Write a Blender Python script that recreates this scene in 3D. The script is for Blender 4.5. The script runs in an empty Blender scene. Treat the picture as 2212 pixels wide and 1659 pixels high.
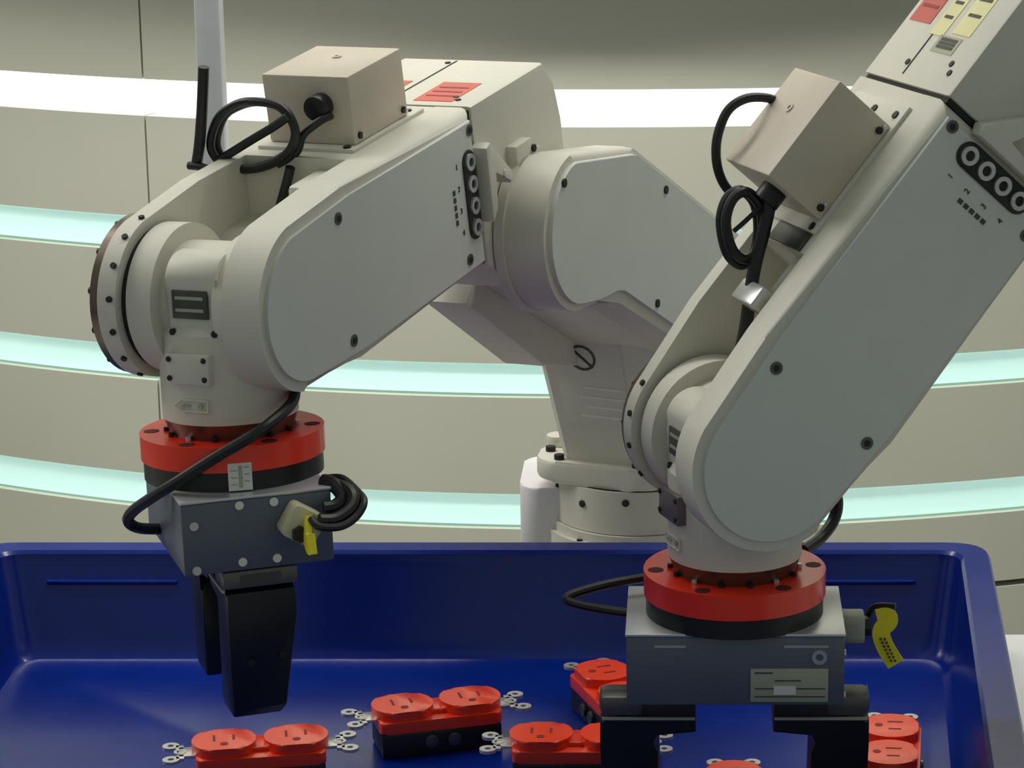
import bpy, bmesh, math, random
from mathutils import Matrix, Vector
random.seed(4)
R = math.radians
sc = bpy.context.scene
COL = sc.collection
# ------------------------------------------------------------------ camera
F, X0, Y0, PITCH, HC = 6000.0, 1500.0, 830.0, R(14.5), 0.585     # photo frame 2212 x 1659
cd = bpy.data.cameras.new('camera')
cam = bpy.data.objects.new('camera', cd)
COL.objects.link(cam)
cam.location = (0, 0, HC)
cam.rotation_euler = (R(90) - PITCH, 0, 0)
cd.sensor_width = 36.0
cd.lens = 36.0 * F / 2212.0
cd.shift_x = (1106.0 - X0) / 2212.0
cd.clip_start = 0.05
sc.camera = cam
# ------------------------------------------------------------------ light
sc.view_settings.view_transform = 'Standard'
sc.view_settings.look = 'None'
sc.view_settings.gamma = 1.0
sc.view_settings.use_curve_mapping = False
sc.view_settings.exposure = 0.0
w = bpy.data.worlds.new('hall')
sc.world = w
w.use_nodes = True
bg = w.node_tree.nodes['Background']
bg.inputs['Color'].default_value = (0.90, 1.0, 0.93, 1)
bg.inputs['Strength'].default_value = 0.25


def area_lamp(name, loc, sx, sy, power, col=(1, 0.96, 0.9), rot=(0, 0, 0)):
    l = bpy.data.lights.new(name, 'AREA')
    l.shape = 'RECTANGLE'
    l.size, l.size_y, l.energy, l.color = sx, sy, power, col
    o = bpy.data.objects.new(name, l)
    COL.objects.link(o)
    o.location, o.rotation_euler = loc, rot


area_lamp('ceiling_light_panel', (0.15, 1.95, 2.1), 1.6, 1.0, 4)
# added fill panel up on the left, brightens the angled arm's top faces
area_lamp('left_fill_panel', (-1.9, 2.0, 1.55), 0.9, 0.9, 17, (1, 0.96, 0.9), (Vector((0.05, 1.5, 0.3)) - Vector((-1.9, 2.0, 1.55))).to_track_quat('-Z', 'Y').to_euler())
# added fill lamp behind the robots, brightens the curved wall without lighting them
area_lamp('wall_fill_lamp', (-0.1, 1.95, 1.6), 2.2, 0.12, 42, (1, 0.97, 0.9), (R(48), 0, 0))


# ------------------------------------------------------------------ photo geometry
def ray(x, y):
    u, v = (x - X0) / F, (y - Y0) / F
    return Vector((u, math.cos(PITCH) - v * math.sin(PITCH), -math.sin(PITCH) - v * math.cos(PITCH)))


def onz(x, y, z):
    r = ray(x, y)
    return Vector((0, 0, HC)) + r * ((z - HC) / r.z)


# ------------------------------------------------------------------ materials
def lin(c):
    return tuple((v / 255 / 12.92 if v / 255 <= .04045 else ((v / 255 + .055) / 1.055) ** 2.4) for v in c)


MATS = {}


def mat(name, rgb, rough=0.4, metal=0.0, var=0.06, scale=40.0, emit=0.0, bump=0.0, coat=0.0):
    """procedural: base colour broken up with noise, roughness varied a little"""
    m = bpy.data.materials.new(name)
    m.use_nodes = True
    nt = m.node_tree
    b = nt.nodes['Principled BSDF']
    c = lin(rgb)
    tc = nt.nodes.new('ShaderNodeTexCoord')
    no = nt.nodes.new('ShaderNodeTexNoise')
    no.inputs['Scale'].default_value = scale
    no.inputs['Detail'].default_value = 4
    nt.links.new(tc.outputs['Object'], no.inputs['Vector'])
    rp = nt.nodes.new('ShaderNodeValToRGB')
    rp.color_ramp.elements[0].position, rp.color_ramp.elements[1].position = 0.3, 0.7
    rp.color_ramp.elements[0].color = tuple(v * (1 - var) for v in c) + (1,)
    rp.color_ramp.elements[1].color = tuple(min(1, v * (1 + var)) for v in c) + (1,)
    nt.links.new(no.outputs['Fac'], rp.inputs['Fac'])
    nt.links.new(rp.outputs['Color'], b.inputs['Base Color'])
    mr = nt.nodes.new('ShaderNodeMapRange')
    mr.inputs['To Min'].default_value = max(0.02, rough - 0.05)
    mr.inputs['To Max'].default_value = min(1, rough + 0.05)
    nt.links.new(no.outputs['Fac'], mr.inputs['Value'])
    nt.links.new(mr.outputs['Result'], b.inputs['Roughness'])
    b.inputs['Metallic'].default_value = metal
    if coat:
        b.inputs['Coat Weight'].default_value = coat
        b.inputs['Coat Roughness'].default_value = 0.12
    if emit:
        nt.links.new(rp.outputs['Color'], b.inputs['Emission Color'])
        b.inputs['Emission Strength'].default_value = emit
    if bump:
        bp = nt.nodes.new('ShaderNodeBump')
        bp.inputs['Strength'].default_value = bump
        bp.inputs['Distance'].default_value = 0.001
        nt.links.new(no.outputs['Fac'], bp.inputs['Height'])
        nt.links.new(bp.outputs['Normal'], b.inputs['Normal'])
    MATS[name] = m
    return m


PAINT = mat('robot_paint', (212, 209, 196), 0.48, var=0.02)
COVER = mat('robot_cover', (208, 212, 205), 0.45, var=0.02)  # same paint as the body, its cooler tint in shade put into the colour
BOXM = mat('box_paint', (204, 193, 176), 0.4, var=0.03)
PALE = mat('pale_plastic', (222, 219, 222), 0.45, var=0.02)
DARKGAP = mat('dark_gap', (30, 30, 27), 0.7)
SCREW = mat('dark_screw', (48, 50, 46), 0.35, 0.7)
BRIGHT = mat('bright_screw', (225, 225, 220), 0.2, 0.9)
BROWN = mat('bronze_metal', (112, 98, 88), 0.32, 0.8, 0.15)
STEEL = mat('steel', (206, 207, 206), 0.28, 0.6, 0.05)
ANOD = mat('anodised_grey', (98, 104, 116), 0.4, 0.2, 0.05)
ALU = mat('aluminium', (208, 212, 214), 0.3, 0.6, 0.03)
RED = mat('red_disc', (250, 52, 20), 0.3, var=0.04, coat=0.3)
ORANGE = mat('orange_plastic', (238, 62, 20), 0.28, var=0.05, coat=0.3)
BLACK = mat('black_plastic', (22, 24, 24), 0.38, var=0.1)
RUBBER = mat('cable_rubber', (24, 26, 27), 0.42, var=0.1)
YELLOW = mat('yellow_tag', (244, 232, 40), 0.5, var=0.06)
CREAM = mat('cream_gland', (206, 202, 168), 0.45)
GLAND = mat('gland_grey', (170, 174, 160), 0.5)
LABELG = mat('label_grey', (168, 170, 146), 0.45)
PLATED = mat('name_plate_dark', (74, 78, 70), 0.35, 0.3)
WHITE = mat('white_label', (226, 226, 220), 0.5, var=0.02)
INK = mat('ink', (70, 70, 64), 0.6)
REDLAB = mat('red_label', (205, 96, 84), 0.5, var=0.08)
YELLAB = mat('yellow_label', (232, 226, 170), 0.5)
BLUE = mat('blue_plastic', (0, 34, 126), 0.22, var=0.08, scale=25, bump=0.05)
TABLEW = mat('white_table', (226, 226, 226), 0.4, var=0.02)
POSTM = mat('post_alu', (216, 218, 220), 0.45, 0.2, 0.03)
WALLP = mat('wall_panel', (194, 194, 180), 0.55, var=0.025, scale=6)
WALLD = mat('wall_groove', (120, 118, 106), 0.6)
ADDED_CANOPY = mat('added_canopy_grey', (92, 90, 86), 0.6)
FLOORM = mat('hall_floor', (150, 146, 136), 0.4, var=0.06, scale=8)
BORE = mat('bore_dark', (80, 10, 8), 0.7)
COVSCR = mat('cover_screw_grey', (92, 97, 92), 0.4, 0.5)
STICK = mat('sticker_purple', (104, 92, 98), 0.45)
CARR = mat('carriage_metal', (104, 102, 97), 0.4, 0.4)
GLOWW = mat('strip_white', (246, 255, 252), 0.5, emit=1.35, var=0.01)
GLOWC = mat('strip_cyan', (206, 246, 238), 0.5, emit=0.50, var=0.03, scale=2.0)

# ------------------------------------------------------------------ object helpers
WORLD = {}


def place(name, me, m, M, parent=None, smooth=True):
    """link mesh data as one object at world matrix M under parent"""
    o = bpy.data.objects.new(name, me)
    COL.objects.link(o)
    if m is not None and not me.materials:
        me.materials.append(m)
    if parent is not None:
        o.parent = parent
        o.matrix_local = WORLD[parent.name].inverted() @ M
    else:
        o.matrix_world = M
    WORLD[o.name] = M.copy()
    return o


def root(name, M, label, cat, group=None):
    o = bpy.data.objects.new(name, None)
    COL.objects.link(o)
    o.empty_display_size = 0.03
    o.matrix_world = M
    WORLD[o.name] = M.copy()
    return tag(o, label, cat, group)


def tag(o, label=None, cat=None, group=None, kind=None):
    for k, v in (('label', label), ('category', cat), ('group', group), ('kind', kind)):
        if v:
            o[k] = v
    return o


def finish(bm, name='m', angle=35):
    bmesh.ops.recalc_face_normals(bm, faces=bm.faces)
    me = bpy.data.meshes.new(name)
    bm.to_mesh(me)
    bm.free()
    for p in me.polygons:
        p.use_smooth = True
    me.set_sharp_from_angle(angle=R(angle))
    return me


def bev(bm, edges, wdt, seg=2):
    if wdt > 0 and edges:
        bmesh.ops.bevel(bm, geom=edges, offset=wdt, offset_type='OFFSET', segments=seg, profile=0.5, affect='EDGES', clamp_overlap=True)


def box(x0, x1, y0, y1, z0, z1, b=0.0, seg=2, bm=None):
    own = bm is None
    t = bmesh.new()
    bmesh.ops.create_cube(t, size=1)
    for v in t.verts:
        v.co = Vector(((x0 + x1) / 2 + v.co.x * (x1 - x0), (y0 + y1) / 2 + v.co.y * (y1 - y0), (z0 + z1) / 2 + v.co.z * (z1 - z0)))
    bev(t, list(t.edges), b, seg)
    if own:
        return finish(t)
    merge(bm, t)


def merge(bm, t):
    tmp = bpy.data.meshes.new('tmp')
    t.to_mesh(tmp)
    t.free()
    bm.from_mesh(tmp)
    bpy.data.meshes.remove(tmp)


def cyl(axis, c, r, h0, h1, seg=48, b=0.0, r2=None, bm=None, bseg=2):
    """solid of revolution along axis letter from h0 to h1 about centre c (2 other coords in order)"""
    own = bm is None
    t = bmesh.new()
    r2 = r if r2 is None else r2
    ring = []
    for h, rr in ((h0, r), (h1, r2)):
        vs = []
        for i in range(seg):
            a = 2 * math.pi * i / seg
            p, q = c[0] + rr * math.cos(a), c[1] + rr * math.sin(a)
            vs.append(t.verts.new({'x': (h, p, q), 'y': (p, h, q), 'z': (p, q, h)}[axis]))
        ring.append(vs)
    caps = [t.faces.new(ring[0]), t.faces.new(ring[1])]
    for i in range(seg):
        j = (i + 1) % seg
        t.faces.new((ring[0][i], ring[0][j], ring[1][j], ring[1][i]))
    if b:
        bev(t, [e for f in caps for e in f.edges], b, bseg)
    if own:
        return finish(t)
    merge(bm, t)


def ringmesh(axis, c, ro, ri, h0, h1, seg=32, bm=None):
    own = bm is None
    t = bmesh.new()
    rows = []
    for rr, h in ((ro, h0), (ro, h1), (ri, h1), (ri, h0)):
        vs = []
        for i in range(seg):
            a = 2 * math.pi * i / seg
            p, q = c[0] + rr * math.cos(a), c[1] + rr * math.sin(a)
            vs.append(t.verts.new({'x': (h, p, q), 'y': (p, h, q), 'z': (p, q, h)}[axis]))
        rows.append(vs)
    for k in range(4):
        for i in range(seg):
            j = (i + 1) % seg
            t.faces.new((rows[k][i], rows[k][j], rows[(k + 1) % 4][j], rows[(k + 1) % 4][i]))
    if own:
        return finish(t)
    merge(bm, t)


def slab(pts, h0, h1, axis='y', b=0.0, seg=2, bm=None, top_only=False):
    """polygon pts in the plane normal to axis, extruded from h0 to h1"""
    own = bm is None
    t = bmesh.new()
    rows = []
    for h in (h0, h1):
        rows.append([t.verts.new({'x': (h, p, q), 'y': (p, h, q), 'z': (p, q, h)}[axis]) for p, q in pts])
    caps = [t.faces.new(rows[0]), t.faces.new(rows[1])]
    n = len(pts)
    for i in range(n):
        j = (i + 1) % n
        t.faces.new((rows[0][i], rows[0][j], rows[1][j], rows[1][i]))
    if b:
        bev(t, [e for f in (caps[:1] if top_only else caps) for e in f.edges], b, seg)
    if own:
        return finish(t)
    merge(bm, t)


def arc(cx, cy, r, a0, a1, n=20):
    return [(cx + r * math.cos(R(a0 + (a1 - a0) * i / n)), cy + r * math.sin(R(a0 + (a1 - a0) * i / n))) for i in range(n + 1)]


def rrect(x0, x1, y0, y1, r, n=5):
    return arc(x1 - r, y1 - r, r, 0, 90, n) + arc(x0 + r, y1 - r, r, 90, 180, n) + arc(x0 + r, y0 + r, r, 180, 270, n) + arc(x1 - r, y0 + r, r, 270, 360, n)


def spline(pts, n=8, closed=False):
    P = [Vector(p) for p in pts]
    out = []
    m = len(P)
    rng = range(m) if closed else range(m - 1)
    for i in rng:
        g = (lambda k: P[k % m]) if closed else (lambda k: P[max(0, min(m - 1, k))])
        p0, p1, p2, p3 = g(i - 1), g(i), g(i + 1), g(i + 2)
        for s in range(n):
            t = s / n
            out.append(0.5 * ((2 * p1) + (p2 - p0) * t + (2 * p0 - 5 * p1 + 4 * p2 - p3) * t * t + (3 * p1 - p0 - 3 * p2 + p3) * t ** 3))
    if not closed:
        out.append(P[-1])
    return out


def tube(pts, r, seg=10, n=8, closed=False, bm=None):
    own = bm is None
    t = bmesh.new()
    P = spline(pts, n, closed)
    rows = []
    up = Vector((0.3, 0.2, 0.93)).normalized()
    for i, p in enumerate(P):
        if closed:
            d = (P[(i + 1) % len(P)] - P[i - 1]).normalized()
        else:
            d = (P[min(i + 1, len(P) - 1)] - P[max(i - 1, 0)]).normalized()
        s = d.cross(up)
        s = s.normalized() if s.length > 1e-4 else d.orthogonal().normalized()
        up = s.cross(d).normalized()
        rows.append([t.verts.new(p + (s * math.cos(2 * math.pi * k / seg) + up * math.sin(2 * math.pi * k / seg)) * r) for k in range(seg)])
    m = len(rows)
    for i in range(m if closed else m - 1):
        a, b = rows[i], rows[(i + 1) % m]
        for k in range(seg):
            t.faces.new((a[k], a[(k + 1) % seg], b[(k + 1) % seg], b[k]))
    if not closed:
        t.faces.new(rows[0])
        t.faces.new(rows[-1])
    if own:
        return finish(t)
    merge(bm, t)


def text_mesh(s, size):
    c = bpy.data.curves.new('txt', 'FONT')
    c.body, c.size, c.extrude = s, size, 0.0002
    c.align_x = c.align_y = 'CENTER'
    o = bpy.data.objects.new('txt', c)
    COL.objects.link(o)
    bpy.context.view_layer.update()
    me = bpy.data.meshes.new_from_object(o.evaluated_get(bpy.context.evaluated_depsgraph_get()))
    bpy.data.objects.remove(o)
    me.materials.clear()
    return me


def T(x, y, z):
    return Matrix.Translation((x, y, z))


def Rz(a):
    return Matrix.Rotation(R(a), 4, 'Z')


def Ry(a):
    return Matrix.Rotation(R(a), 4, 'Y')


def Rx(a):
    return Matrix.Rotation(R(a), 4, 'X')


I4 = Matrix.Identity(4)

# ------------------------------------------------------------------ setting
FLOOR_Z = -0.90
bmf = bmesh.new()
box(-6, 6, -2.5, 6, FLOOR_Z - 0.05, FLOOR_Z, 0, bm=bmf)
tag(place('floor', finish(bmf), FLOORM, I4), 'pale hall floor under the table', None, None, 'structure')

WX, WR, WD = -0.10, 1.5, 2.75            # convex curved wall: axis x, radius, nearest distance
A0, A1 = -155.0, -25.0                   # built arc, degrees


def wall_band(r0, r1, z0, z1, a0, a1, b=0.0, n=None):
    t = bmesh.new()
    n = n or max(2, int((a1 - a0) / 1.5))
    cols = []
    for i in range(n + 1):
        a = R(a0 + (a1 - a0) * i / n)
        cols.append([t.verts.new((r * math.cos(a), r * math.sin(a), z)) for r, z in ((r1, z0), (r1, z1), (r0, z1), (r0, z0))])
    for i in range(n):
        for k in range(4):
            t.faces.new((cols[i][k], cols[i + 1][k], cols[i + 1][(k + 1) % 4], cols[i][(k + 1) % 4]))
    t.faces.new(cols[0])
    t.faces.new(cols[-1])
    return finish(t)


MW = T(WX, WD + WR, 0)
wall = tag(place('wall_back', wall_band(WR - 0.12, WR - 0.03, FLOOR_Z, 0.75, A0, A1), WALLD, MW),
           'convex curved wall with glowing horizontal slots', None, None, 'structure')
strips = [(0.140, 0.175), (-0.002, 0.032), (-0.140, -0.107), (-0.281, -0.246)]
edges = [0.318] + [v for s in strips for v in (s[1], s[0])] + [-0.36]
bands = [(edges[i + 1], edges[i]) for i in range(0, len(edges), 2)] + [(FLOOR_Z, -0.364)]
# vertical joints: one falls at photo x=300..325 on the left
seam = math.degrees(math.atan2(-1, -0.40))
seams = [A0, seam - 27, seam + 0.0, seam + 36, A1]
p = ray(310, 200)
# solve the seam angle from the pixel column
ox, oy = -WX, -(WD + WR)
qa, qb, qc = p.x ** 2 + p.y ** 2, 2 * (ox * p.x + oy * p.y), ox * ox + oy * oy - WR * WR
tt = (-qb - math.sqrt(qb * qb - 4 * qa * qc)) / 2 / qa
seam = math.degrees(math.atan2(oy + p.y * tt, ox + p.x * tt))
seams = [A0, seam - 26, seam, seam + 50, A1]
for z0, z1 in bands:
    for i in range(len(seams) - 1):
        place('wall_panel', wall_band(WR - 0.05, WR, z0 + 0.0015, z1 - 0.0015, seams[i] + 0.04, seams[i + 1] - 0.04), WALLP, MW, wall)
names = ['topmost', 'second', 'third', 'lowest']
lab = ['bright white light strip in the topmost slot of the curved wall',
       'pale cyan light strip in the second slot down the curved wall',
       'pale cyan light strip in the third slot down the curved wall',
       'pale cyan light strip in the lowest slot of the curved wall']
for k, (z0, z1) in enumerate(strips):
    tag(place('light_strip', wall_band(WR - 0.03, WR - 0.006, z0 + 0.0015, z1 - 0.0015, A0 + 1, A1 - 1), GLOWW if k == 0 else GLOWC, MW),
        lab[k], 'light', 'light strips in the curved wall')
# wall band above the panels, and an unseen canopy added to darken their top
tag(place('trim_1', wall_band(WR - 0.06, WR - 0.012, 0.322, 1.45, A0, A1), WALLP, MW), 'upper band of the curved wall', None, None, 'structure')
tag(place('added_canopy', wall_band(0.9, WR + 0.128, 0.416, 0.50, A0, A1), ADDED_CANOPY, MW), 'unseen dark canopy added to shade the top of the curved wall', None, None, 'structure')

# table and plinth
TB = 1.652
tb = root('display_table', T(0, 1.2, FLOOR_Z), 'white display table carrying the blue bin', 'table')
place('table_top', box(-0.85, 0.85, 0.95, TB, -0.045, -0.004, 0.003), TABLEW, I4, tb)
place('apron', box(-0.80, 0.80, 1.0, TB - 0.04, -0.50, -0.046, 0.003), TABLEW, I4, tb)
for x in (-0.76, 0.76):
    for y in (1.04, TB - 0.08):
        place('leg', box(x - 0.03, x + 0.03, y - 0.03, y + 0.03, FLOOR_Z, -0.501, 0.003), TABLEW, I4, tb)
# upright post
pp = ray(459, 200)
pd = 1.93
px, py = pp.x * pd / pp.y, pd
post = root('upright_post', T(px, py, FLOOR_Z), 'grey aluminium upright post rising behind a robot wrist', 'post')
place('profile', box(px - 0.0088, px + 0.0088, py - 0.0088, py + 0.0088, FLOOR_Z + 0.008, 0.80, 0.0015), POSTM, I4, post)
place('foot_plate', box(px - 0.024, px + 0.024, py - 0.024, py + 0.024, FLOOR_Z, FLOOR_Z + 0.008, 0.001), POSTM, I4, post)


# ------------------------------------------------------------------ blue bin
def make_bin():
    rim_z = 0.062
    # inner floor outline, inner rim outline, outer rim outline as corner lists (front left, front right, back right, back left)
    fl = [(-0.412, 1.12), (0.128, 1.12), (0.1535, 1.593), (-0.412, 1.593)]
    ri = [(-0.424, 1.104), (0.137, 1.104), (0.1625, 1.616), (-0.424, 1.616)]
    ro = [(-0.443, 1.085), (0.157, 1.085), (0.181, 1.634), (-0.443, 1.634)]

    def rounded(q, r, n=6):
        out = []
        m = len(q)
        for i in range(m):
            c, a, b = Vector(q[i]), Vector(q[i - 1]), Vector(q[(i + 1) % m])
            d0, d1 = (a - c).normalized(), (b - c).normalized()
            p0, p2 = c + d0 * r, c + d1 * r
            for k in range(n + 1):
                t = k / n
                out.append((1 - t) ** 2 * p0 + 2 * t * (1 - t) * c + t * t * p2)
        return out

    def off(q, d):
        cx, cy = sum(v[0] for v in q) / 4, sum(v[1] for v in q) / 4
        return [(x + (d if x > cx else -d), y + (d if y > cy else -d)) for x, y in q]
    rows = [(off(fl, -0.012), 0.012, 0.0), (off(fl, -0.004), 0.016, 0.0018), (fl, 0.018, 0.0065), (off(fl, 0.0015), 0.018, 0.013)]
    rows += [(off(ri, -0.0015), 0.016, rim_z - 0.008), (off(ri, -0.0005), 0.016, rim_z - 0.002), (off(ri, 0.0015), 0.017, rim_z)]
    rows += [(off(ro, -0.0015), 0.026, rim_z), (ro, 0.027, rim_z - 0.002), (ro, 0.027, rim_z - 0.014)]
    rows += [(off(ro, -0.0025), 0.026, rim_z - 0.014), (off(ro, -0.0025), 0.026, rim_z - 0.004), (off(ri, 0.0035), 0.018, rim_z - 0.004)]
    rows += [(off(fl, 0.0035), 0.02, 0.002), (off(fl, 0.001), 0.02, -0.004)]
    t = bmesh.new()
    rr = []
    for q, r, z in rows:
        rr.append([t.verts.new((v[0], v[1], z)) for v in rounded(q, r)])
    for a, b in zip(rr[:-1], rr[1:]):
        n = len(a)
        for i in range(n):
            t.faces.new((a[i], a[(i + 1) % n], b[(i + 1) % n], b[i]))
    t.faces.new(rr[0])
    t.faces.new(rr[-1])
    bx = root('plastic_bin', T(-0.13, 1.35, -0.004), 'shallow glossy blue plastic bin holding orange receptacles', 'bin')
    place('shell', finish(t, angle=30), BLUE, I4, bx)
    # moulded ribs on the inside of the back wall
    for x0, x1 in ((-0.395, -0.315), (0.045, 0.135)):
        place('moulded_rib', box(x0, x1, 1.6075, 1.6125, 0.0425, 0.0455, 0.001), BLUE, I4, bx)
    return bx


make_bin()


# ------------------------------------------------------------------ duplex receptacles
def receptacle_meshes():
    d = {}
    # black body
    t = bmesh.new()
    box(-0.034, 0.034, -0.0155, 0.0155, 0.0002, 0.0147, 0.002, bm=t)
    d['body'] = finish(t)
    # orange upper half: skirt, bridge, two round faces
    t = bmesh.new()
    slab(rrect(-0.0345, 0.0345, -0.0162, 0.0162, 0.004), 0.0146, 0.0212, 'z', 0.0008, bm=t)
    for s in (-1, 1):
        q = []
        for i in range(40):
            a = 2 * math.pi * i / 40
            q.append((s * 0.0192 + 0.0172 * math.cos(a), max(-0.0148, min(0.0148, 0.0172 * math.sin(a)))))
        slab(q, 0.0205, 0.0266, 'z', 0.0013, bm=t)
    box(-0.006, 0.006, -0.008, 0.008, 0.0205, 0.0238, 0.001, bm=t)
    d['face_plate'] = finish(t)
    t = bmesh.new()
    for s in (-1, 1):
        for q in ((-0.0052, 0.0055, 0.0042), (0.0052, 0.0055, 0.0034)):
            box(s * 0.0192 + q[0] - 0.0007, s * 0.0192 + q[0] + 0.0007, -q[2] + 0.002, q[2] + 0.002, 0.0263, 0.0268, 0, bm=t)
        cyl('z', (s * 0.0192, -0.0068), 0.0022, 0.0263, 0.0268, 12, bm=t)
    d['slots'] = finish(t)
    # steel strap with forked ears at both ends
    t = bmesh.new()
    for s in (-1, 1):
        y0 = 0.0105
        box(min(s * 0.033, s * 0.0435), max(s * 0.033, s * 0.0435), -0.0065, 0.0065, 0.0192, 0.0210, 0.0003, bm=t)
        for k in (-1, 1):
            box(min(s * 0.0405, s * 0.0450), max(s * 0.0405, s * 0.0450), min(k * 0.004, k * 0.0098), max(k * 0.004, k * 0.0098), 0.0192, 0.0210, 0.0003, bm=t)
            ringmesh('z', (s * 0.0475, k * 0.0098), 0.0046, 0.0017, 0.0192, 0.0210, 16, bm=t)
        ringmesh('z', (s * 0.0425, 0), 0.0036, 0.002, 0.0206, 0.0212, 14, bm=t)
    box(-0.0345, 0.0345, -0.006, 0.006, 0.0196, 0.0206, bm=t)
    d['mounting_strap'] = finish(t)
    d['terminal_screw'] = cyl('y', (0, 0.0088), 0.0038, -0.0180, -0.0155, 18, 0.0005)
    d['strap_hole'] = cyl('z', (0, 0), 0.0016, 0.0211, 0.0214, 12)
    return d


RM = receptacle_meshes()
rmat = {'body': BLACK, 'face_plate': ORANGE, 'slots': mat('slot_dark', (120, 22, 10), 0.6), 'mounting_strap': STEEL, 'terminal_screw': mat('terminal_grey', (96, 98, 96), 0.3, 0.7), 'strap_hole': DARKGAP}


def receptacle(pa, pb, label, z0=0.0):
    """pa, pb: photo pixels of the two strap ends (strap height 0.02)"""
    a, b = onz(*pa, 0.020 + z0), onz(*pb, 0.020 + z0)
    c = (a + b) / 2
    M = T(c.x, c.y, z0) @ Rz(math.degrees(math.atan2(b.y - a.y, b.x - a.x)))
    o = root('duplex_receptacle', M, label, 'receptacle', 'orange receptacles in the blue bin')
    for k in ('body', 'face_plate', 'slots', 'mounting_strap'):
        q = place(k, RM[k], rmat[k], M, o)
        if k == 'slots':
            q['kind'] = 'stuff'
    for x in (-0.0065, 0.0065):
        for tr in (0, 180):
            place('terminal_screw', RM['terminal_screw'], rmat['terminal_screw'], M @ Rz(tr) @ T(x, 0, 0), o)
    return o


receptacle((365, 1630), (758, 1603), 'orange and black duplex receptacle in front of the open gripper, nearest the bin side wall')
receptacle((757, 1555), (1125, 1515), 'orange and black duplex receptacle lying alone mid-bin between the two grippers')
receptacle((1060, 1606), (1432, 1606), 'orange duplex receptacle half hidden behind the outer jaw of the gripper with a name plate')
receptacle((1265, 1432), (1395, 1560), 'orange duplex receptacle tucked behind the gripper with a name plate, nearest the bin back wall')
receptacle((1928, 1540), (1918, 1706), 'orange duplex receptacle standing end-on beside the bin rim, past the gripper jaw')
receptacle((1584, 1634), (1590, 1826), 'orange duplex receptacle between the jaws of the lowered gripper')


# ------------------------------------------------------------------ robot
def forearm_profile(r, top, bot, x1, xt=0.045):
    """rounded wrist end about (0,0), flared to flat top and bottom edges"""
    q = arc(0, 0, r, 100, 260, 28)
    return [(x1, top), (xt, top)] + q + [(xt, bot), (x1, bot)]


def screw(name, axis, c, r, h0, h1, M, parent, m=SCREW):
    o = place(name, cyl(axis, c, r, h0, h1, 16, 0.0003), m, M, parent)
    return o


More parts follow.
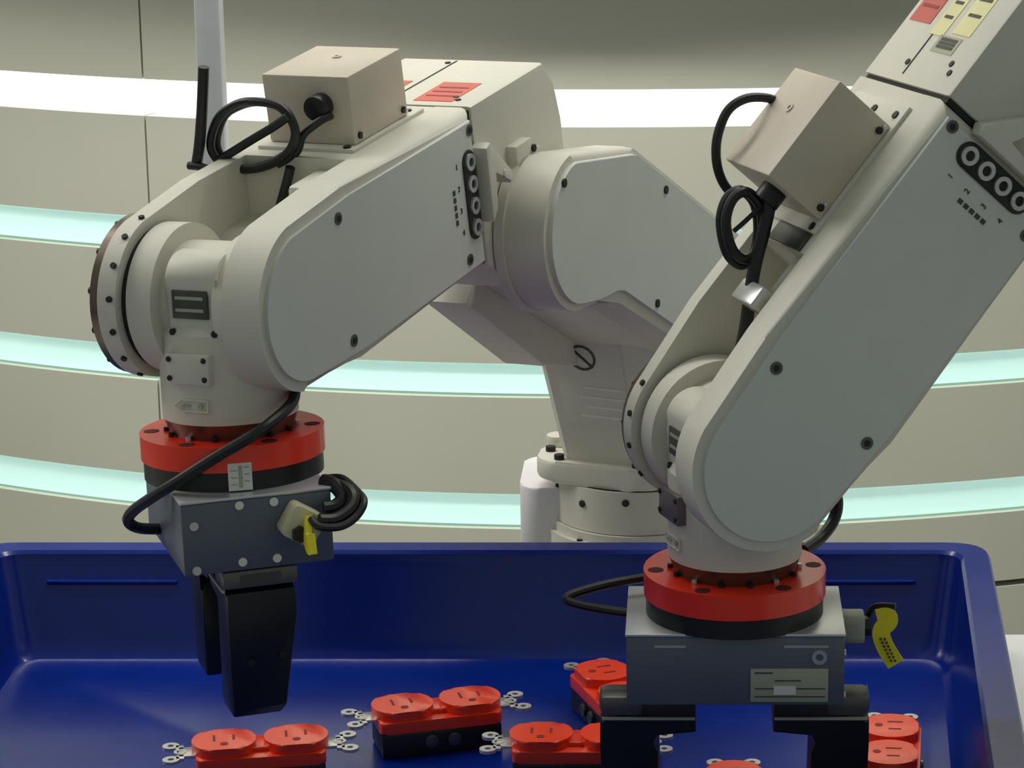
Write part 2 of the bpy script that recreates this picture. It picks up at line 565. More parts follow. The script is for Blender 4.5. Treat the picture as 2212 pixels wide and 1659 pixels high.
def build_robot(rt, O, a, phi, roll, l2, tool_yaw, tool_tilt, cables, which):
    """O wrist centre; a heading; phi forearm pitch; l2 upper-arm angle in the forearm plane"""
    ML = T(*O) @ Rz(a) @ Ry(-phi) @ Rx(-roll)            # x back along forearm, y to far side, z up
    N = lambda n: -n
    # ---------------- forearm
    fa = place('forearm', None_mesh_forearm(), PAINT, ML, rt)
    cv = place('side_cover', slab(forearm_profile(0.0375, 0.0405, -0.0405, 0.1835, 0.05), N(0.0488), N(0.0462), 'y', 0.0009, bm=None), COVER, ML, fa)
    for b, u in ((0.037, 0.0325), (0.037, -0.0325), (0.181, 0.0355), (0.166, -0.0335)):
        t = bmesh.new()
        cyl('y', (b, u), 0.0032, N(0.0486), N(0.0494), 20, bm=t)
        place('cover_screw', finish(t), COVSCR, ML, fa)
        place('screw_socket', cyl('y', (b, u), 0.0018, N(0.0493), N(0.0497), 6), DARKGAP, ML, fa)
    # connector slot with four ports
    q = arc(0.176, 0.019, 0.0068, 0, 180, 12) + arc(0.176, -0.018, 0.0068, 180, 360, 12)
    place('port_panel', slab(q, N(0.0496), N(0.0486), 'y', 0.0003), BLACK, ML, fa)
    for k in range(4):
        zc = 0.019 - k * 0.01233
        place('air_port', ringmesh('y', (0.176, zc), 0.0048, 0.0026, N(0.0510), N(0.0495), 20), STEEL, ML, fa)
        tm = text_mesh(str(k + 1), 0.0046)
        place('port_number', tm, INK, ML @ T(0.1625, N(0.0490), zc + 0.001) @ Rx(90) @ Rz(-2), fa)
    t = bmesh.new()
    for k in range(5):
        box(0.1555, 0.1578, N(0.0492), N(0.0488), 0.006 - k * 0.0042, 0.0088 - k * 0.0042, 0, bm=t)
    place('port_legend', finish(t), INK, ML, fa)
    # far prong end ring with bolts
    place('far_cap', cyl('y', (0, 0), 0.0405, N(-0.0460), N(-0.0515), 56, 0.001), BROWN, ML, fa)
    for k in range(12):
        an = 2 * math.pi * (k + 0.3) / 12
        place('rim_screw', cyl('y', (0.0385 * math.cos(an), 0.0385 * math.sin(an)), 0.0019, N(-0.0514), N(-0.0528), 10), SCREW, ML, fa)
    for k in range(7):
        an = R(95 + k * 23)
        c = Vector((0.0415 * math.cos(an), N(-0.039), 0.0415 * math.sin(an)))
        me = cyl('z', (0, 0), 0.0016, 0, 0.0012, 10)
        place('edge_screw', me, DARKGAP, ML @ T(*c) @ Ry(-math.degrees(an) + 90), fa)
    # ---------------- elbow block
    eb_pts = [(0.1915, 0.0455), (0.282, 0.0455), (0.294, 0.030), (0.299, 0.008), (0.299, -0.052), (0.285, -0.075), (0.235, -0.075), (0.1915, -0.046)]
    eb = place('elbow_block', slab(eb_pts, N(0.0458), N(-0.046), 'y', 0.0022), PAINT, ML, rt)
    place('joint_gap', slab([(0.1885, 0.0435), (0.193, 0.0435), (0.193, -0.044), (0.1885, -0.044)], N(0.044), N(-0.044), 'y'), DARKGAP, ML, eb)
    # deck on top of the block: plate lines, labels
    for k, (b0, b1, n0, n1, m) in enumerate([(0.199, 0.236, 0.006, 0.030, REDLAB), (0.205, 0.236, -0.036, -0.014, REDLAB)] if which == 'L' else
                                            [(0.226, 0.262, -0.040, -0.018, REDLAB), (0.221, 0.262, -0.012, 0.002, YELLAB), (0.224, 0.268, 0.008, 0.026, YELLAB), (0.212, 0.222, 0.000, 0.022, LABELG)]):
        place('deck_label', box(b0, b1, min(N(n0), N(n1)), max(N(n0), N(n1)), 0.0455, 0.0458), m, ML, eb)
        t = bmesh.new()
        for j in range(3):
            bb = b0 + (b1 - b0) * (0.25 + 0.22 * j)
            box(bb, bb + 0.0018, min(N(n0 + 0.003), N(n1 - 0.003)), max(N(n0 + 0.003), N(n1 - 0.003)), 0.0457, 0.0460, bm=t)
        place('label_print', finish(t), INK if m is not REDLAB else mat('label_red_dark', (150, 50, 45), 0.5), ML, eb)
    place('deck_groove', box(0.196, 0.28, N(-0.0080), N(-0.0092), 0.0454, 0.0457), DARKGAP, ML, eb)
    for b, n in ((0.203, 0.032), (0.208, 0.028), (0.203, -0.012), (0.275, -0.012)):
        screw('deck_screw', 'z', (b, N(n)), 0.0018, 0.0455, 0.0462, ML, eb)
    # tab and cable bracket on the near face
    place('boss', box(0.226, 0.246, N(0.0525), N(0.0455), -0.004, 0.0125, 0.001), PAINT, ML, eb)
    screw('boss_screw', 'y', (0.246, 0.006), 0.0022, N(0.0540), N(0.0520), ML, eb, DARKGAP)
    place('hinge_bracket', slab([(0.1855, 0.024), (0.1905, 0.026), (0.213, 0.003), (0.210, -0.003), (0.1925, 0.010), (0.192, -0.012), (0.1855, -0.018)], N(0.0560), N(0.0458), 'y', 0.001), PAINT, ML, eb)
    screw('bracket_screw', 'y', (0.2035, 0.0045), 0.0024, N(0.0566), N(0.0558), ML, eb, STEEL)
    # ---------------- upper arm
    ex, ez = 0.245, -0.042
    MU = ML @ T(ex, 0, ez) @ Ry(l2)                       # x along the upper arm towards the shoulder
    SH = 0.27
    ch = arc(0, 0, 0.0465, 60, 255, 30)
    al, tp = R(l2), None
    c_, s_ = math.cos(R(35)), math.sin(R(35))
    cheek = arc(0, 0, 0.0455, 122, 290, 30) + [(0.040, -0.034), (0.060, -0.0215), (0.068, -0.0195), (SH, -0.0205)] + arc(SH, 0.023, 0.0435, -88, 88, 20) + [(0.052, 0.0665), (0.046, 0.0655)]
    ua = place('upper_arm', slab(cheek, N(0.077), N(0.052), 'y', 0.004, 3), PAINT, MU, rt)
    inn = arc(0, 0, 0.0410, 124, 288, 30) + [(0.036, -0.0300), (0.058, -0.0175), (0.068, -0.0160), (SH, -0.0165)] + arc(SH, 0.023, 0.0395, -88, 88, 20) + [(0.053, 0.0625), (0.047, 0.0615)]
    place('arm_cover', slab(inn, N(0.0802), N(0.0768), 'y', 0.0010), COVER, MU, ua)
    for x, z in ((0.100, 0.056), (-0.036, 0.0175), (0.115, -0.011), (0.215, 0.05)):
        place('cover_screw', cyl('y', (x, z), 0.0026, N(0.0812), N(0.0800), 14), SCREW, MU, ua)
    place('elbow_drum', cyl('y', (0, 0), 0.0475, N(0.0525), N(0.0468), 64, 0.0005), PAINT, MU, ua)
    place('elbow_seal', cyl('y', (0, 0), 0.0455, N(0.0470), N(0.0455), 48), DARKGAP, MU, ua)
    beam = [(0.060, -0.018), (0.225, -0.018), (SH + 0.02, -0.010), (SH + 0.02, 0.050), (0.13, 0.055), (0.080, 0.040), (0.064, 0.006)]
    place('cross_beam', slab(beam, N(0.0525), N(-0.0155), 'y', 0.003, 2), PAINT, MU, ua)
    chk = [(0.054, -0.034), (0.172, -0.043), (0.222, -0.030), (SH + 0.02, -0.010), (SH + 0.02, 0.050), (0.13, 0.055), (0.080, 0.040), (0.064, 0.006)]
    place('far_cheek', slab(chk, N(-0.0150), N(-0.046), 'y', 0.003, 2), PAINT, MU, ua)
    # ---------------- waist and base
    sh = (MU @ Vector((SH, 0, 0.023, 1)).to_3d() if False else MU @ Vector((SH, 0, 0.023)))
    BX, BY = rt.location.x, rt.location.y
    MB = T(BX, BY, 0) @ Rz(a)
    loc = MB.inverted() @ sh
    zs = loc.z
    col = bmesh.new()
    # tapered column, front faces the wrist
    zt, zb = zs + 0.012, 0.072
    zt = zs + 0.030
    XB, XT = -0.044, -0.088                                # front face leans forward to the top
    secs = [(zb, XB, 0.034, 0.036), (zb + 0.5 * (zt - zb), (XB + XT) / 2, 0.036, 0.040), (zt, XT, 0.036, 0.043)]
    rows = []
    for z, xf, xb, hw in secs:
        rows.append([col.verts.new(v) for v in ((xf + 0.006, -hw, z), (xf, -hw + 0.006, z), (xf, hw - 0.006, z), (xf + 0.006, hw, z), (xb, hw, z), (xb, -hw, z))])
    for r0, r1 in zip(rows[:-1], rows[1:]):
        for i in range(6):
            col.faces.new((r0[i], r0[(i + 1) % 6], r1[(i + 1) % 6], r1[i]))
    col.faces.new(rows[0])
    col.faces.new(rows[-1])
    wa = place('waist', finish(col), PAINT, MB, rt)
    place('shoulder_hub', cyl('y', (loc.x, zs), 0.034, -0.060, 0.045, 48, 0.002), PAINT, MB, wa)
    h = math.hypot(zt - zb, XT - XB)
    MF = MB @ T(XB, 0, zb) @ Ry(math.degrees(math.atan2(XT - XB, zt - zb)))
    xf = 0.0
    place('warning_plate', box(xf - 0.0010, xf + 0.003, -0.022, 0.026, 0.24 * h, 0.74 * h, 0.0004), PAINT, MF, wa)
    zc = 0.62 * h
    t = bmesh.new()
    ringmesh('x', (0.006, zc), 0.0096, 0.0080, xf - 0.0016, xf - 0.0009, 32, bm=t)
    for k in range(-11, 12):
        yy = 0.00058 * k
        box(xf - 0.0015, xf - 0.0009, 0.006 + yy - 0.0007, 0.006 + yy + 0.0007, zc + yy - 0.0007, zc + yy + 0.0007, bm=t)
    tag(place('no_hands_sign', finish(t), INK, MF, wa), kind='stuff')
    t = bmesh.new()
    for k in range(4):
        box(xf - 0.0013, xf - 0.0009, -0.020, 0.014 - 0.006 * (k % 2), (0.28 + 0.055 * k) * h, (0.292 + 0.055 * k) * h, bm=t)
    tag(place('warning_text', finish(t), WHITE, MF, wa), kind='stuff')
    place('top_slot', box(xf - 0.0004, xf + 0.004, -0.020, 0.028, 0.755 * h, 0.785 * h), DARKGAP, MF, wa)
    ft = place('waist_foot', slab(rrect(-0.052, 0.048, -0.040, 0.058, 0.022, 8), 0.0575, 0.0725, 'z', 0.003), PAINT, MB, wa)
    for x, y in ((-0.046, 0.036), (-0.030, 0.050), (-0.044, -0.02)):
        screw('foot_screw', 'z', (x, y), 0.0034, 0.0724, 0.0760, MB, ft, DARKGAP)
    place('foot_lug', cyl('z', (-0.014, 0.052), 0.008, 0.0724, 0.0800, 20, 0.001), PAINT, MB, ft)
    ba = place('base', cyl('z', (0, 0), 0.058, -0.004, 0.0270, 64, 0.001), PAINT, MB, rt)
    place('swivel_ring', cyl('z', (0, 0), 0.0555, 0.0275, 0.0570, 64, 0.002), PAINT, MB, ba)
    place('swivel_gap', cyl('z', (0, 0), 0.0535, 0.0565, 0.0578, 48), DARKGAP, MB, ba)
    place('base_collar', cyl('z', (0, 0), 0.0615, 0.0120, 0.0210, 64, 0.001), PAINT, MB, ba)
    for k in range(8):
        an = R(180 + (k - 3.5) * 33)
        screw('ring_screw', 'x', (0, 0), 0.0024, -0.001, 0.001, MB @ Rz(math.degrees(an)) @ T(0.0556, 0, 0.046 if k % 2 else 0.050), ba, DARKGAP)
        screw('collar_screw', 'z', (0.0588 * math.cos(an), 0.0588 * math.sin(an)), 0.0020, 0.0208, 0.0220, MB, ba)
    MC = T(BX, BY, 0)
    place('connector_housing', slab(rrect(-0.079, -0.028, -0.02, 0.06, 0.014, 6), -0.004, 0.050, 'z', 0.002), PALE, MC, ba)
    # ---------------- wrist
    MWr = T(*O) @ Rx(tool_tilt[0]) @ Ry(tool_tilt[1]) @ Rz(a)
    wr = place('wrist_body', wrist_mesh(), PAINT, MWr, rt)
    place('wrist_disc', cyl('y', (0, 0), 0.0375, N(-0.0185), N(-0.0325), 56, 0.0012), PAINT, MWr, wr)
    place('wrist_seal', cyl('y', (0, 0), 0.0360, N(-0.0325), N(-0.0360), 48), DARKGAP, MWr, wr)
    place('front_pad', slab([(-0.030, -0.018), (-0.030, 0.006)] + arc(-0.017, 0.012, 0.0155, 168, 60, 10) + [(0.0, 0.018), (0.0, -0.018)], N(-0.013), N(0.0165), 'y', 0.0015), PAINT, MWr, wr)
    place('name_plate', box(-0.0318, -0.0298, N(0.0105), N(-0.0095), -0.0045, 0.0095, 0.0003), PLATED, MWr, wr)
    t = bmesh.new()
    for k in range(2):
        box(-0.0321, -0.0317, N(0.0085), N(-0.0075), -0.001 + 0.006 * k, 0.0006 + 0.006 * k, bm=t)
    place('plate_print', finish(t), LABELG, MWr, wr)
    for n in (-0.0105, 0.0135):
        screw('pad_screw', 'x', (N(n), -0.0115), 0.0018, -0.0318, -0.0298, MWr, wr)
    sp = place('service_plate', box(-0.0362, -0.030, N(0.0120), N(-0.0125), -0.0365, -0.0215, 0.0006), PAINT if which == 'L' else STICK, MWr, wr)
    for n in (-0.0105, 0.0095):
        for z in (-0.0240, -0.0335):
            screw('plate_screw', 'x', (N(n), z), 0.0014, -0.0370, -0.0361, MWr, sp, DARKGAP)
    # embossed axis arrow
    t = bmesh.new()
    q = [(-0.009, -0.0028), (-0.009, 0.0028), (0.006, 0.0028), (0.010, 0.0), (0.006, -0.0028)]
    for i in range(5):
        (y0, z0), (y1, z1) = q[i], q[(i + 1) % 5]
        tube([(-0.0341, y0, -0.0475 + z0), (-0.0341, (y0 + y1) / 2, -0.0475 + (z0 + z1) / 2), (-0.0341, y1, -0.0475 + z1)], 0.0005, 6, 2, bm=t)
    place('axis_mark', finish(t), PAINT, MWr, wr)
    t = bmesh.new()
    box(-0.0346, -0.0338, -0.006, -0.0035, -0.0485, -0.0465, bm=t)
    box(-0.0346, -0.0338, 0.001, 0.006, -0.0480, -0.0470, bm=t)
    place('axis_print', finish(t), LABELG, MWr, wr)
    # ---------------- flange and discs (tool frame)
    MT = T(*O) @ Rx(tool_tilt[0]) @ Ry(tool_tilt[1]) @ Rz(tool_yaw)
    fl = place('tool_flange', cyl('z', (0, 0), 0.0305, -0.0665, -0.0575, 56, 0.0006, r2=0.0335), BROWN, MT, rt)
    for k in range(14):
        an = 2 * math.pi * k / 14
        place('flange_bolt', cyl('z', (0.0325 * math.cos(an), 0.0325 * math.sin(an)), 0.0014, -0.0656, -0.0636, 10), STEEL if k % 3 == 0 else SCREW, MT, fl)
    rd = place('red_disc', cyl('z', (0, 0), 0.0460, -0.0783, -0.0657, 80, 0.0010), RED, MT, rt)
    for k in range(6):
        an = R(-tool_yaw + 60 * k + 6)
        place('counterbore', cyl('z', (0.0400 * math.cos(an), 0.0400 * math.sin(an)), 0.0040, -0.0660, -0.0655, 18), BORE, MT, rd)
    bd = place('black_disc', cyl('z', (0, 0), 0.0448, -0.0885, -0.0784, 80, 0.0010), BLACK, MT, rt)
    if which == 'L':
        MS = T(*O) @ Rx(tool_tilt[0]) @ Ry(tool_tilt[1]) @ Rz(-77)
        place('stick_on_label', box(0.0457, 0.0466, -0.0058, 0.0058, -0.0872, -0.0735), WHITE, MS, bd)
        t = bmesh.new()
        box(0.0465, 0.0467, -0.0008, 0.0012, -0.0858, -0.0748, bm=t)
        for k in range(3):
            box(0.0465, 0.0467, -0.0045, -0.0015, -0.0845 + 0.0035 * k, -0.0838 + 0.0035 * k, bm=t)
            box(0.0465, 0.0467, 0.0020, 0.0045, -0.0830 + 0.0035 * k, -0.0823 + 0.0035 * k, bm=t)
        tag(place('label_print', finish(t), GLAND, MS, bd), kind='stuff')
    # ---------------- gripper
    MG = MT @ T(0, 0, 0.0090)
    zt_, zb_ = -0.0975, -0.1345
    gb = place('gripper_body', box(-0.0540, 0.0540, -0.0370, 0.0370, zb_, zt_ - 0.0013, 0.0010), ANOD, MG, rt)
    place('top_plate', box(-0.0545, 0.0545, -0.0372, 0.0372, zt_ - 0.0012, zt_ + 0.0004, 0.0003), ALU, MG, gb)
    if which == 'R':
        # long side facing -y: name plate, screw, engraved lines
        place('name_plate', box(0.0075, 0.0460, -0.0378, -0.0369, -0.1325, -0.1150, 0.0002), LABELG, MG, gb)
        t = bmesh.new()
        box(0.0095, 0.0185, -0.0380, -0.0377, -0.1175, -0.1168, bm=t)
        for k in range(3):
            box(0.0095 + 0.010 * (k == 0), 0.0445 - 0.012 * (k == 0), -0.0380, -0.0377, -0.1215 - 0.0042 * k, -0.1209 - 0.0042 * k, bm=t)
        tag(place('plate_print', finish(t), INK, MG, gb), kind='stuff')
        place('plate_window', box(0.0190, 0.0300, -0.0381, -0.0378, -0.1285, -0.1240), WHITE, MG, gb)
        place('corner_screw', ringmesh('y', (0.0415, -0.1090), 0.0038, 0.0019, -0.0382, -0.0369, 20), STEEL, MG, gb)
        for x0, x1 in ((-0.0400, -0.0245), (0.024, 0.046)):
            place('engraved_mark', box(x0, x1, -0.0374, -0.0369, -0.1042, -0.1030), GLAND, MG, gb)
    # short side facing +x: six screws, cable gland
    for y, z in ((-0.0310, -0.1095), (-0.0310, -0.1318), (-0.0085, -0.1015), (0.0085, -0.1015), (-0.0085, -0.1300), (0.0085, -0.1300)):
        place('end_screw', cyl('x', (y, z), 0.0022, 0.0539, 0.0550, 16), BRIGHT if abs(y) < 0.02 else STEEL, MG, gb)
    if which == 'R':
        gl = place('cable_gland', slab(rrect(0.0115, 0.0285, -0.1205, -0.1055, 0.004, 4), 0.0540, 0.0670, 'x', 0.0012), GLAND, MG, gb)
        place('gland_nut', cyl('x', (0.0205, -0.1130), 0.0052, 0.0670, 0.0705, 6), RUBBER, MG, gl)
        tg = place('yellow_tag', ribbon([(0.0735, 0.0195, -0.1085), (0.079, 0.0195, -0.1075), (0.0795, 0.019, -0.1105), (0.0758, 0.0185, -0.1150), (0.0775, 0.0175, -0.1225), (0.0835, 0.0165, -0.1325)], 0.0046), YELLOW, MG, gb)
        t = bmesh.new()
        for k in range(7):
            x = 0.0768 + 0.0009 * k
            for dx in (-0.0013, 0.0008):
                box(x + dx - 0.0005, x + dx + 0.0005, 0.0160 - 0.0001 * k, 0.0175, -0.1190 - 0.0019 * k - 0.0005, -0.1190 - 0.0019 * k + 0.0005, bm=t)
        tag(place('tag_print', finish(t), INK, MG, tg), kind='stuff')
        place('cable_tie', tube([(0.069, 0.026, -0.110), (0.0715, 0.024, -0.1045), (0.076, 0.022, -0.1025), (0.083, 0.020, -0.1022)], 0.0016), RUBBER, MG, gb)
    else:
        MGL = MG @ T(0, 0.0205, -0.1125) @ Rx(-32)
        gl = place('cable_gland', slab(rrect(-0.0095, 0.0085, -0.0085, 0.0085, 0.003, 3), 0.0540, 0.0680, 'x', 0.0012), CREAM, MGL, gb)
        place('gland_nut', cyl('x', (-0.001, -0.004), 0.0042, 0.0680, 0.0712, 6), RUBBER, MGL, gl)
        place('yellow_tag', ribbon([(0.070, 0.0215, -0.1075), (0.0725, 0.0205, -0.1120), (0.0755, 0.0200, -0.1165), (0.0805, 0.0200, -0.1180), (0.0855, 0.0205, -0.1165)], 0.0050, 0.0014), YELLOW, MG, gb)
    # jaws
    jo = 0.0 if which == 'R' else -0.0150
    for s in (-1, 1):
        MJ = MG @ T(s * jo, 0, -0.0040 if which == 'R' else 0)
        xb = s * 0.0680
        jc = place('jaw_carriage', box(min(s * 0.046, xb), max(s * 0.046, xb), -0.0185, 0.0020 if which == 'R' else 0.0185, -0.1440, -0.1330 if which == 'R' else -0.1350, 0.0030 if which == 'R' else 0.0012), CARR, MJ, rt)
        fg = place('gripper_finger', finger_mesh(s), BLACK, MJ, rt)
        lo, hi = min(s * 0.019, xb), max(s * 0.019, xb)
        place('lit_edge', box(lo + 0.001, hi - 0.001, -0.0192, -0.0175, -0.1456, -0.1440, 0.0004), GLAND, MJ, jc)  # pale strip stands in for the lit top edge of the finger block
        xo = s * 0.0672
        for y, z in ((-0.007, -0.182), (0.009, -0.180)):
            place('finger_screw', cyl('x', (y, z), 0.0020, min(xo - s * 0.001, xo + s * 0.0010), max(xo - s * 0.001, xo + s * 0.0010), 12), SCREW, MJ, fg)
        xo = s * 0.0680
        place('carriage_marking', box(min(xo, xo + s * 0.0004), max(xo, xo + s * 0.0004), -0.010, 0.010, -0.1420, -0.1370), PLATED, MJ, jc)
    # ---------------- junction box on the forearm
    jb = place('junction_box', box(0.1085, 0.1665, N(0.0210), N(-0.0310), 0.0475, 0.0845, 0.0012), BOXM, ML, rt)
    place('mounting_plate', box(0.1014, 0.1795, N(0.0235), N(-0.0345), 0.0448, 0.0475, 0.0005), PAINT, ML, jb)
    for b in (0.1135, 0.1610):
        screw('box_screw', 'y', (b, 0.0518), 0.0019, N(0.0222), N(0.0208), ML, jb)
        screw('box_screw', 'y', (b + 0.003, 0.0505), 0.0012, N(0.0220), N(0.0208), ML, jb, STEEL)
    for b, n in ((0.173, 0.017), (0.173, -0.006), (0.1725, -0.027), (0.1045, 0.018)):
        screw('plate_screw', 'z', (b, N(n)), 0.0022, 0.0474, 0.0484, ML, jb)
    place('lid_screw', ringmesh('z', (0.145, N(-0.006)), 0.0026, 0.0012, 0.0845, 0.0852, 16), BOXM, ML, jb)
    place('box_gland', cyl('x', (N(0.0040), 0.0690), 0.0068, 0.1000, 0.1087, 24, 0.0008), RUBBER, ML, jb)
    if which == 'R':
        place('strap_plate', box(0.0908, 0.1010, N(0.020), N(-0.016), 0.0450, 0.0470, 0.0004), PLATED, ML, fa)
    for c in cables:
        name, pts, r, closed = c
        org = T(*pts[0])
        place(name, tube([v - pts[0] for v in pts], r, 10, 8, closed), RUBBER, org, rt)
    if which == 'R':
        cc = ML.inverted() @ on_plane((1622, 636), ML, 2, 0.047)
        cb = place('cable_clip', box(cc.x - 0.006, cc.x + 0.006, cc.y - 0.012, cc.y + 0.012, 0.040, 0.0500, 0.0015), STEEL, ML, rt)
    return ML, MWr, MT, fl, rd, fa, gb


def ribbon(pts, wd, th=0.0006):
    """thin folded strip, width along y"""
    t = bmesh.new()
    P = spline(pts, 5)
    rows = []
    for i, p in enumerate(P):
        d = (P[min(i + 1, len(P) - 1)] - P[max(i - 1, 0)]).normalized()
        s = Vector((0, 1, 0)).cross(d).normalized()
        e = d.cross(s) * wd
        s = s * th
        # width lies in the x-z plane facing -y, so that the print reads from the side
        e, s = Vector((-d.z, 0, d.x)).normalized() * wd, Vector((0, 1, 0)) * th
        rows.append([t.verts.new(p + e + s), t.verts.new(p - e + s), t.verts.new(p - e - s), t.verts.new(p + e - s)])
    for a, b in zip(rows[:-1], rows[1:]):
        for k in range(4):
            t.faces.new((a[k], a[(k + 1) % 4], b[(k + 1) % 4], b[k]))
    t.faces.new(rows[0])
    t.faces.new(rows[-1])
    return finish(t)


def None_mesh_forearm():
    t = bmesh.new()
    N = lambda n: -n
    # near prong, softened outer rim
    q = forearm_profile(0.0430, 0.0458, -0.0445, 0.1885)
    u = bmesh.new()
    slab(q, N(0.0468), N(0.0255), 'y', 0.0055, 3, bm=u, top_only=True)
    merge(t, u)
    # far prong
    slab(forearm_profile(0.0415, 0.0455, -0.0445, 0.1885), N(-0.0360), N(-0.0465), 'y', 0.0010, bm=t)
    # body between the prongs with a hollow around the wrist
    c = arc(0, 0, 0.0560, -46, 46, 18)
    c = [v for v in c if v[1] < 0.012]
    slab([(0.1885, -0.0440), (0.1885, 0.0455), (0.0905, 0.0455), (0.0880, 0.0140), (0.060, 0.0125)] + c[::-1] + [(0.072, -0.0440)], N(0.0260), N(-0.0362), 'y', bm=t)
    # boss on the pocket back wall
    box(0.060, 0.0910, N(0.0262), N(0.0060), 0.0, 0.0400, 0.003, bm=t)
    return finish(t)


def wrist_mesh():
    t = bmesh.new()
    N = lambda n: -n
    cyl('y', (0, 0), 0.0290, N(0.0252), N(-0.0187), 56, 0.001, bm=t)
    cyl('z', (0, 0), 0.0338, -0.0575, -0.0130, 64, 0.0012, bm=t)
    cyl('z', (0, 0), 0.0335, -0.0132, 0.0040, 64, r2=0.022, bm=t)
    cyl('y', (0, 0), 0.0335, N(0.0252), N(0.0140), 56, 0.001, bm=t)
    return finish(t)


def finger_mesh(s):
    """wide shoulder under the body, narrower finger at the outer end, chamfered lower corner"""
    t = bmesh.new()
    q = [(0.0195, -0.1300), (0.0195, -0.1530), (0.0400, -0.1530), (0.0425, -0.1580), (0.0385, -0.1640), (0.0370, -0.2060), (0.0400, -0.2105), (0.0630, -0.2105), (0.0665, -0.2060), (0.0680, -0.1580), (0.0680, -0.1462), (0.0540, -0.1450), (0.0540, -0.1300)]
    q = [(s * a, b) for a, b in q]
    slab(q, -0.0170, 0.0170, 'y', 0.0014, bm=t)
    # chamfer the lower back corner of the broad face
    for v in t.verts:
        if v.co.z < -0.19 and v.co.y > 0.0:
            k = (-0.19 - v.co.z) / 0.02
            v.co.y -= 0.009 * k
    return finish(t)


OLp, ORp = Vector((-0.23424, 1.34986, 0.27972)), Vector((0.02030, 1.33256, 0.21060))
# ---- left robot: arm stretched forward over the bin
aL, aR = 67.0, 23.0


def base_pos(O, a, phi, l2, SH=0.27):
    M = T(*O) @ Rz(a) @ Ry(-phi) @ T(0.245, 0, -0.042) @ Ry(l2)
    s = M @ Vector((SH, 0, 0.023))
    return s


bL = base_pos(OLp, aL, 8, 35)
bR = base_pos(ORp, aR, 49, 103)
pl = root('robot_pedestal', T(bL.x, bL.y, FLOOR_Z), 'white pedestal behind the blue bin carrying a robot base', 'pedestal')
place('column', cyl('z', (bL.x, bL.y), 0.055, FLOOR_Z + 0.02, -0.016, 48, 0.001), TABLEW, I4, pl)
place('top_plate', cyl('z', (bL.x, bL.y), 0.064, -0.0159, -0.004, 48, 0.001), TABLEW, I4, pl)
place('foot', cyl('z', (bL.x, bL.y), 0.16, FLOOR_Z, FLOOR_Z + 0.0199, 48, 0.002), TABLEW, I4, pl)
rl = root('industrial_robot', T(bL.x, bL.y, -0.004), 'off-white robot arm reaching forward with an empty open gripper over the bin', 'robot', 'robot arms at the bin')
rr_ = root('industrial_robot', T(bR.x, bR.y, -0.004), 'off-white robot arm angled steeply down with its gripper lowered among receptacles', 'robot', 'robot arms at the bin')



def on_plane(px, M, axis, val):
    """photo pixel to the point where its ray meets the plane local[axis] = val of frame M"""
    Mi = M.inverted()
    o, d = Mi @ Vector((0, 0, HC)), Mi.to_3x3() @ ray(*px)
    return M @ (o + d * ((val - o[axis]) / d[axis]))


def at_h(x, y, h):
    r = ray(x, y)
    return Vector((0, 0, HC)) + r * (h / r.y)


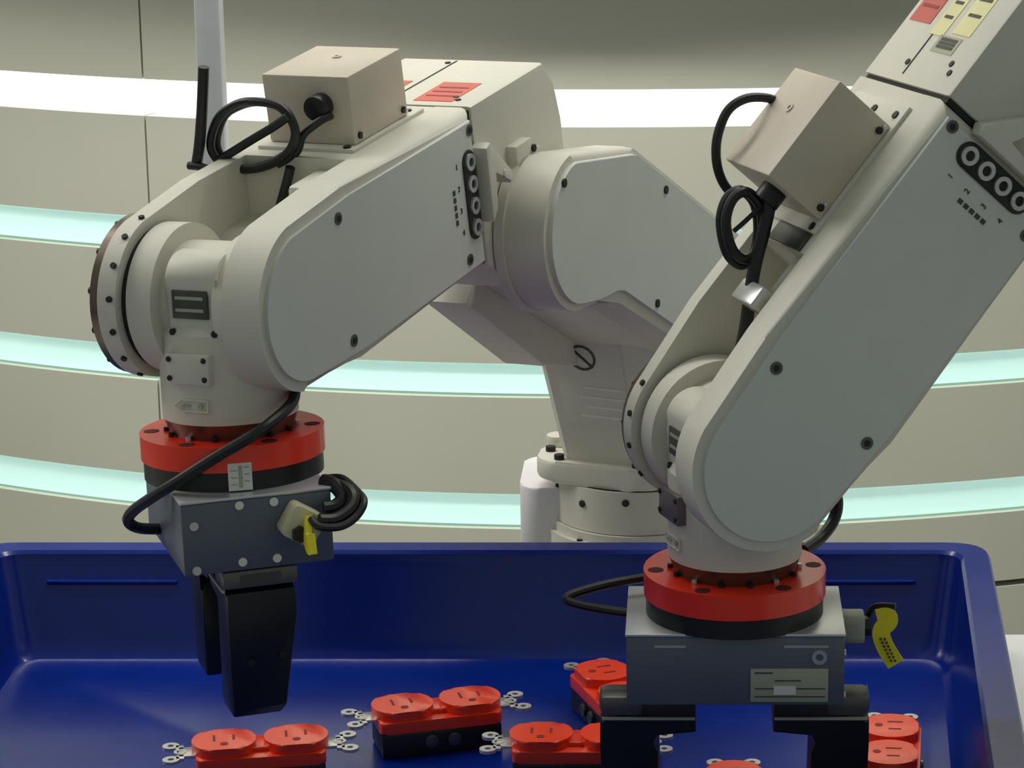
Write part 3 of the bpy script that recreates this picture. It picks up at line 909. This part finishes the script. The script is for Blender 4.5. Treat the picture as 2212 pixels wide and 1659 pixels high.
FRL = T(*OLp) @ Rz(aL) @ Ry(-8) @ Rx(-1.5)
FRR = T(*ORp) @ Rz(aR) @ Ry(-49)
pl_ = lambda pts, M, ax, val: [on_plane(q, M, ax, val) for q in pts]
cabL = [
    ('box_cable', [on_plane((715, 250), FRL, 0, 0.104), on_plane((690, 263), FRL, 0, 0.097), on_plane((655, 292), FRL, 0, 0.094), on_plane((640, 330), FRL, 0, 0.092), on_plane((600, 356), FRL, 0, 0.090)], 0.0022, False),
    ('cable_loop', [on_plane(q, FRL, 0, 0.086) for q in ((545, 220), (605, 232), (637, 280), (622, 330), (565, 362), (495, 362), (456, 322), (468, 262), (502, 230))], 0.0024, True),
    ('cable_loop', [on_plane(q, FRL, 0, 0.091) for q in ((560, 222), (615, 236), (640, 285), (630, 322), (570, 356), (505, 360), (470, 318), (482, 258), (515, 232))], 0.0020, True),
    ('cable_run', [on_plane(q, FRL, 0, 0.084) for q in ((622, 252), (590, 275), (545, 302), (500, 330), (470, 348))], 0.0024, False),
    ('cable_tie', [on_plane(q, FRL, 0, 0.082) for q in ((440, 145), (438, 200), (435, 260), (430, 320), (424, 358))], 0.0029, False),
    ('cable_tie', [on_plane(q, FRL, 0, 0.080) for q in ((408, 358), (428, 360), (455, 366))], 0.0022, False),
    ('pocket_strap', [on_plane(q, FRL, 0, 0.083) for q in ((627, 362), (622, 385), (614, 415), (604, 450))], 0.0026, False),
    ('wrist_cable', [at_h(*q) for q in ((634, 800, 1.352), (638, 838, 1.340), (626, 876, 1.322), (560, 932, 1.297), (470, 986, 1.297), (385, 1040, 1.299), (330, 1074, 1.308), (287, 1105, 1.320), (277, 1126, 1.326), (300, 1141, 1.332), (352, 1143, 1.352))], 0.0029, False),
    ('gland_cable', [at_h(*q) for q in ((672, 1120, 1.283), (690, 1138, 1.280), (735, 1138, 1.285), (768, 1118, 1.292), (786, 1085, 1.30), (770, 1060, 1.31), (738, 1034, 1.318), (702, 1034, 1.324))], 0.0020, False),
    ('gland_cable', [at_h(*q) for q in ((690, 1125, 1.286), (725, 1122, 1.29), (758, 1098, 1.297), (762, 1070, 1.304), (735, 1050, 1.312), (700, 1050, 1.318))], 0.0034, False),
    ('gland_cable', [at_h(*q) for q in ((700, 1100, 1.300), (725, 1095, 1.302), (742, 1075, 1.306), (722, 1048, 1.312), (698, 1040, 1.316))], 0.0038, False),
]
cabR = [
    ('box_cable', [on_plane(q, FRR, 1, 0.028) for q in ((1690, 225), (1655, 212), (1610, 214), (1572, 240), (1550, 295), (1548, 350), (1562, 395), (1590, 430))], 0.0024, False),
    ('cable_loop', [on_plane(q, FRR, 1, 0.006) for q in ((1600, 412), (1630, 440), (1638, 500), (1625, 556), (1598, 572), (1570, 545), (1557, 480), (1570, 430))], 0.0026, True),
    ('cable_loop', [on_plane(q, FRR, 1, 0.000) for q in ((1612, 415), (1640, 445), (1645, 500), (1630, 548), (1604, 560), (1580, 535), (1568, 480), (1582, 432))], 0.0026, True),
    ('gland_cable', [on_plane(q, FRR, 1, -0.004) for q in ((1655, 405), (1662, 440), (1650, 500), (1632, 570), (1620, 640), (1612, 700), (1600, 760))], 0.0034, False),
    ('cable_tie', [on_plane(q, FRR, 1, -0.002) for q in ((1585, 500), (1610, 478), (1640, 450))], 0.0012, False),
    ('wrist_cable', [at_h(*q) for q in ((1790, 1030, 1.40), (1808, 1080, 1.405), (1800, 1125, 1.405), (1770, 1165, 1.395), (1735, 1190, 1.38))], 0.0033, False),
    ('gripper_cable', [at_h(*q) for q in ((1425, 1243, 1.362), (1390, 1249, 1.358), (1310, 1263, 1.350), (1245, 1281, 1.345), (1224, 1294, 1.342), (1245, 1305, 1.340), (1310, 1318, 1.338), (1385, 1328, 1.335))], 0.0024, False),
]
build_robot(rl, OLp, aL, 8.0, 1.5, 35, -70, (-2.5, -1.5), cabL, 'L')
build_robot(rr_, ORp, aR, 49.0, 0.0, 103, 0, (0, 0), cabR, 'R')
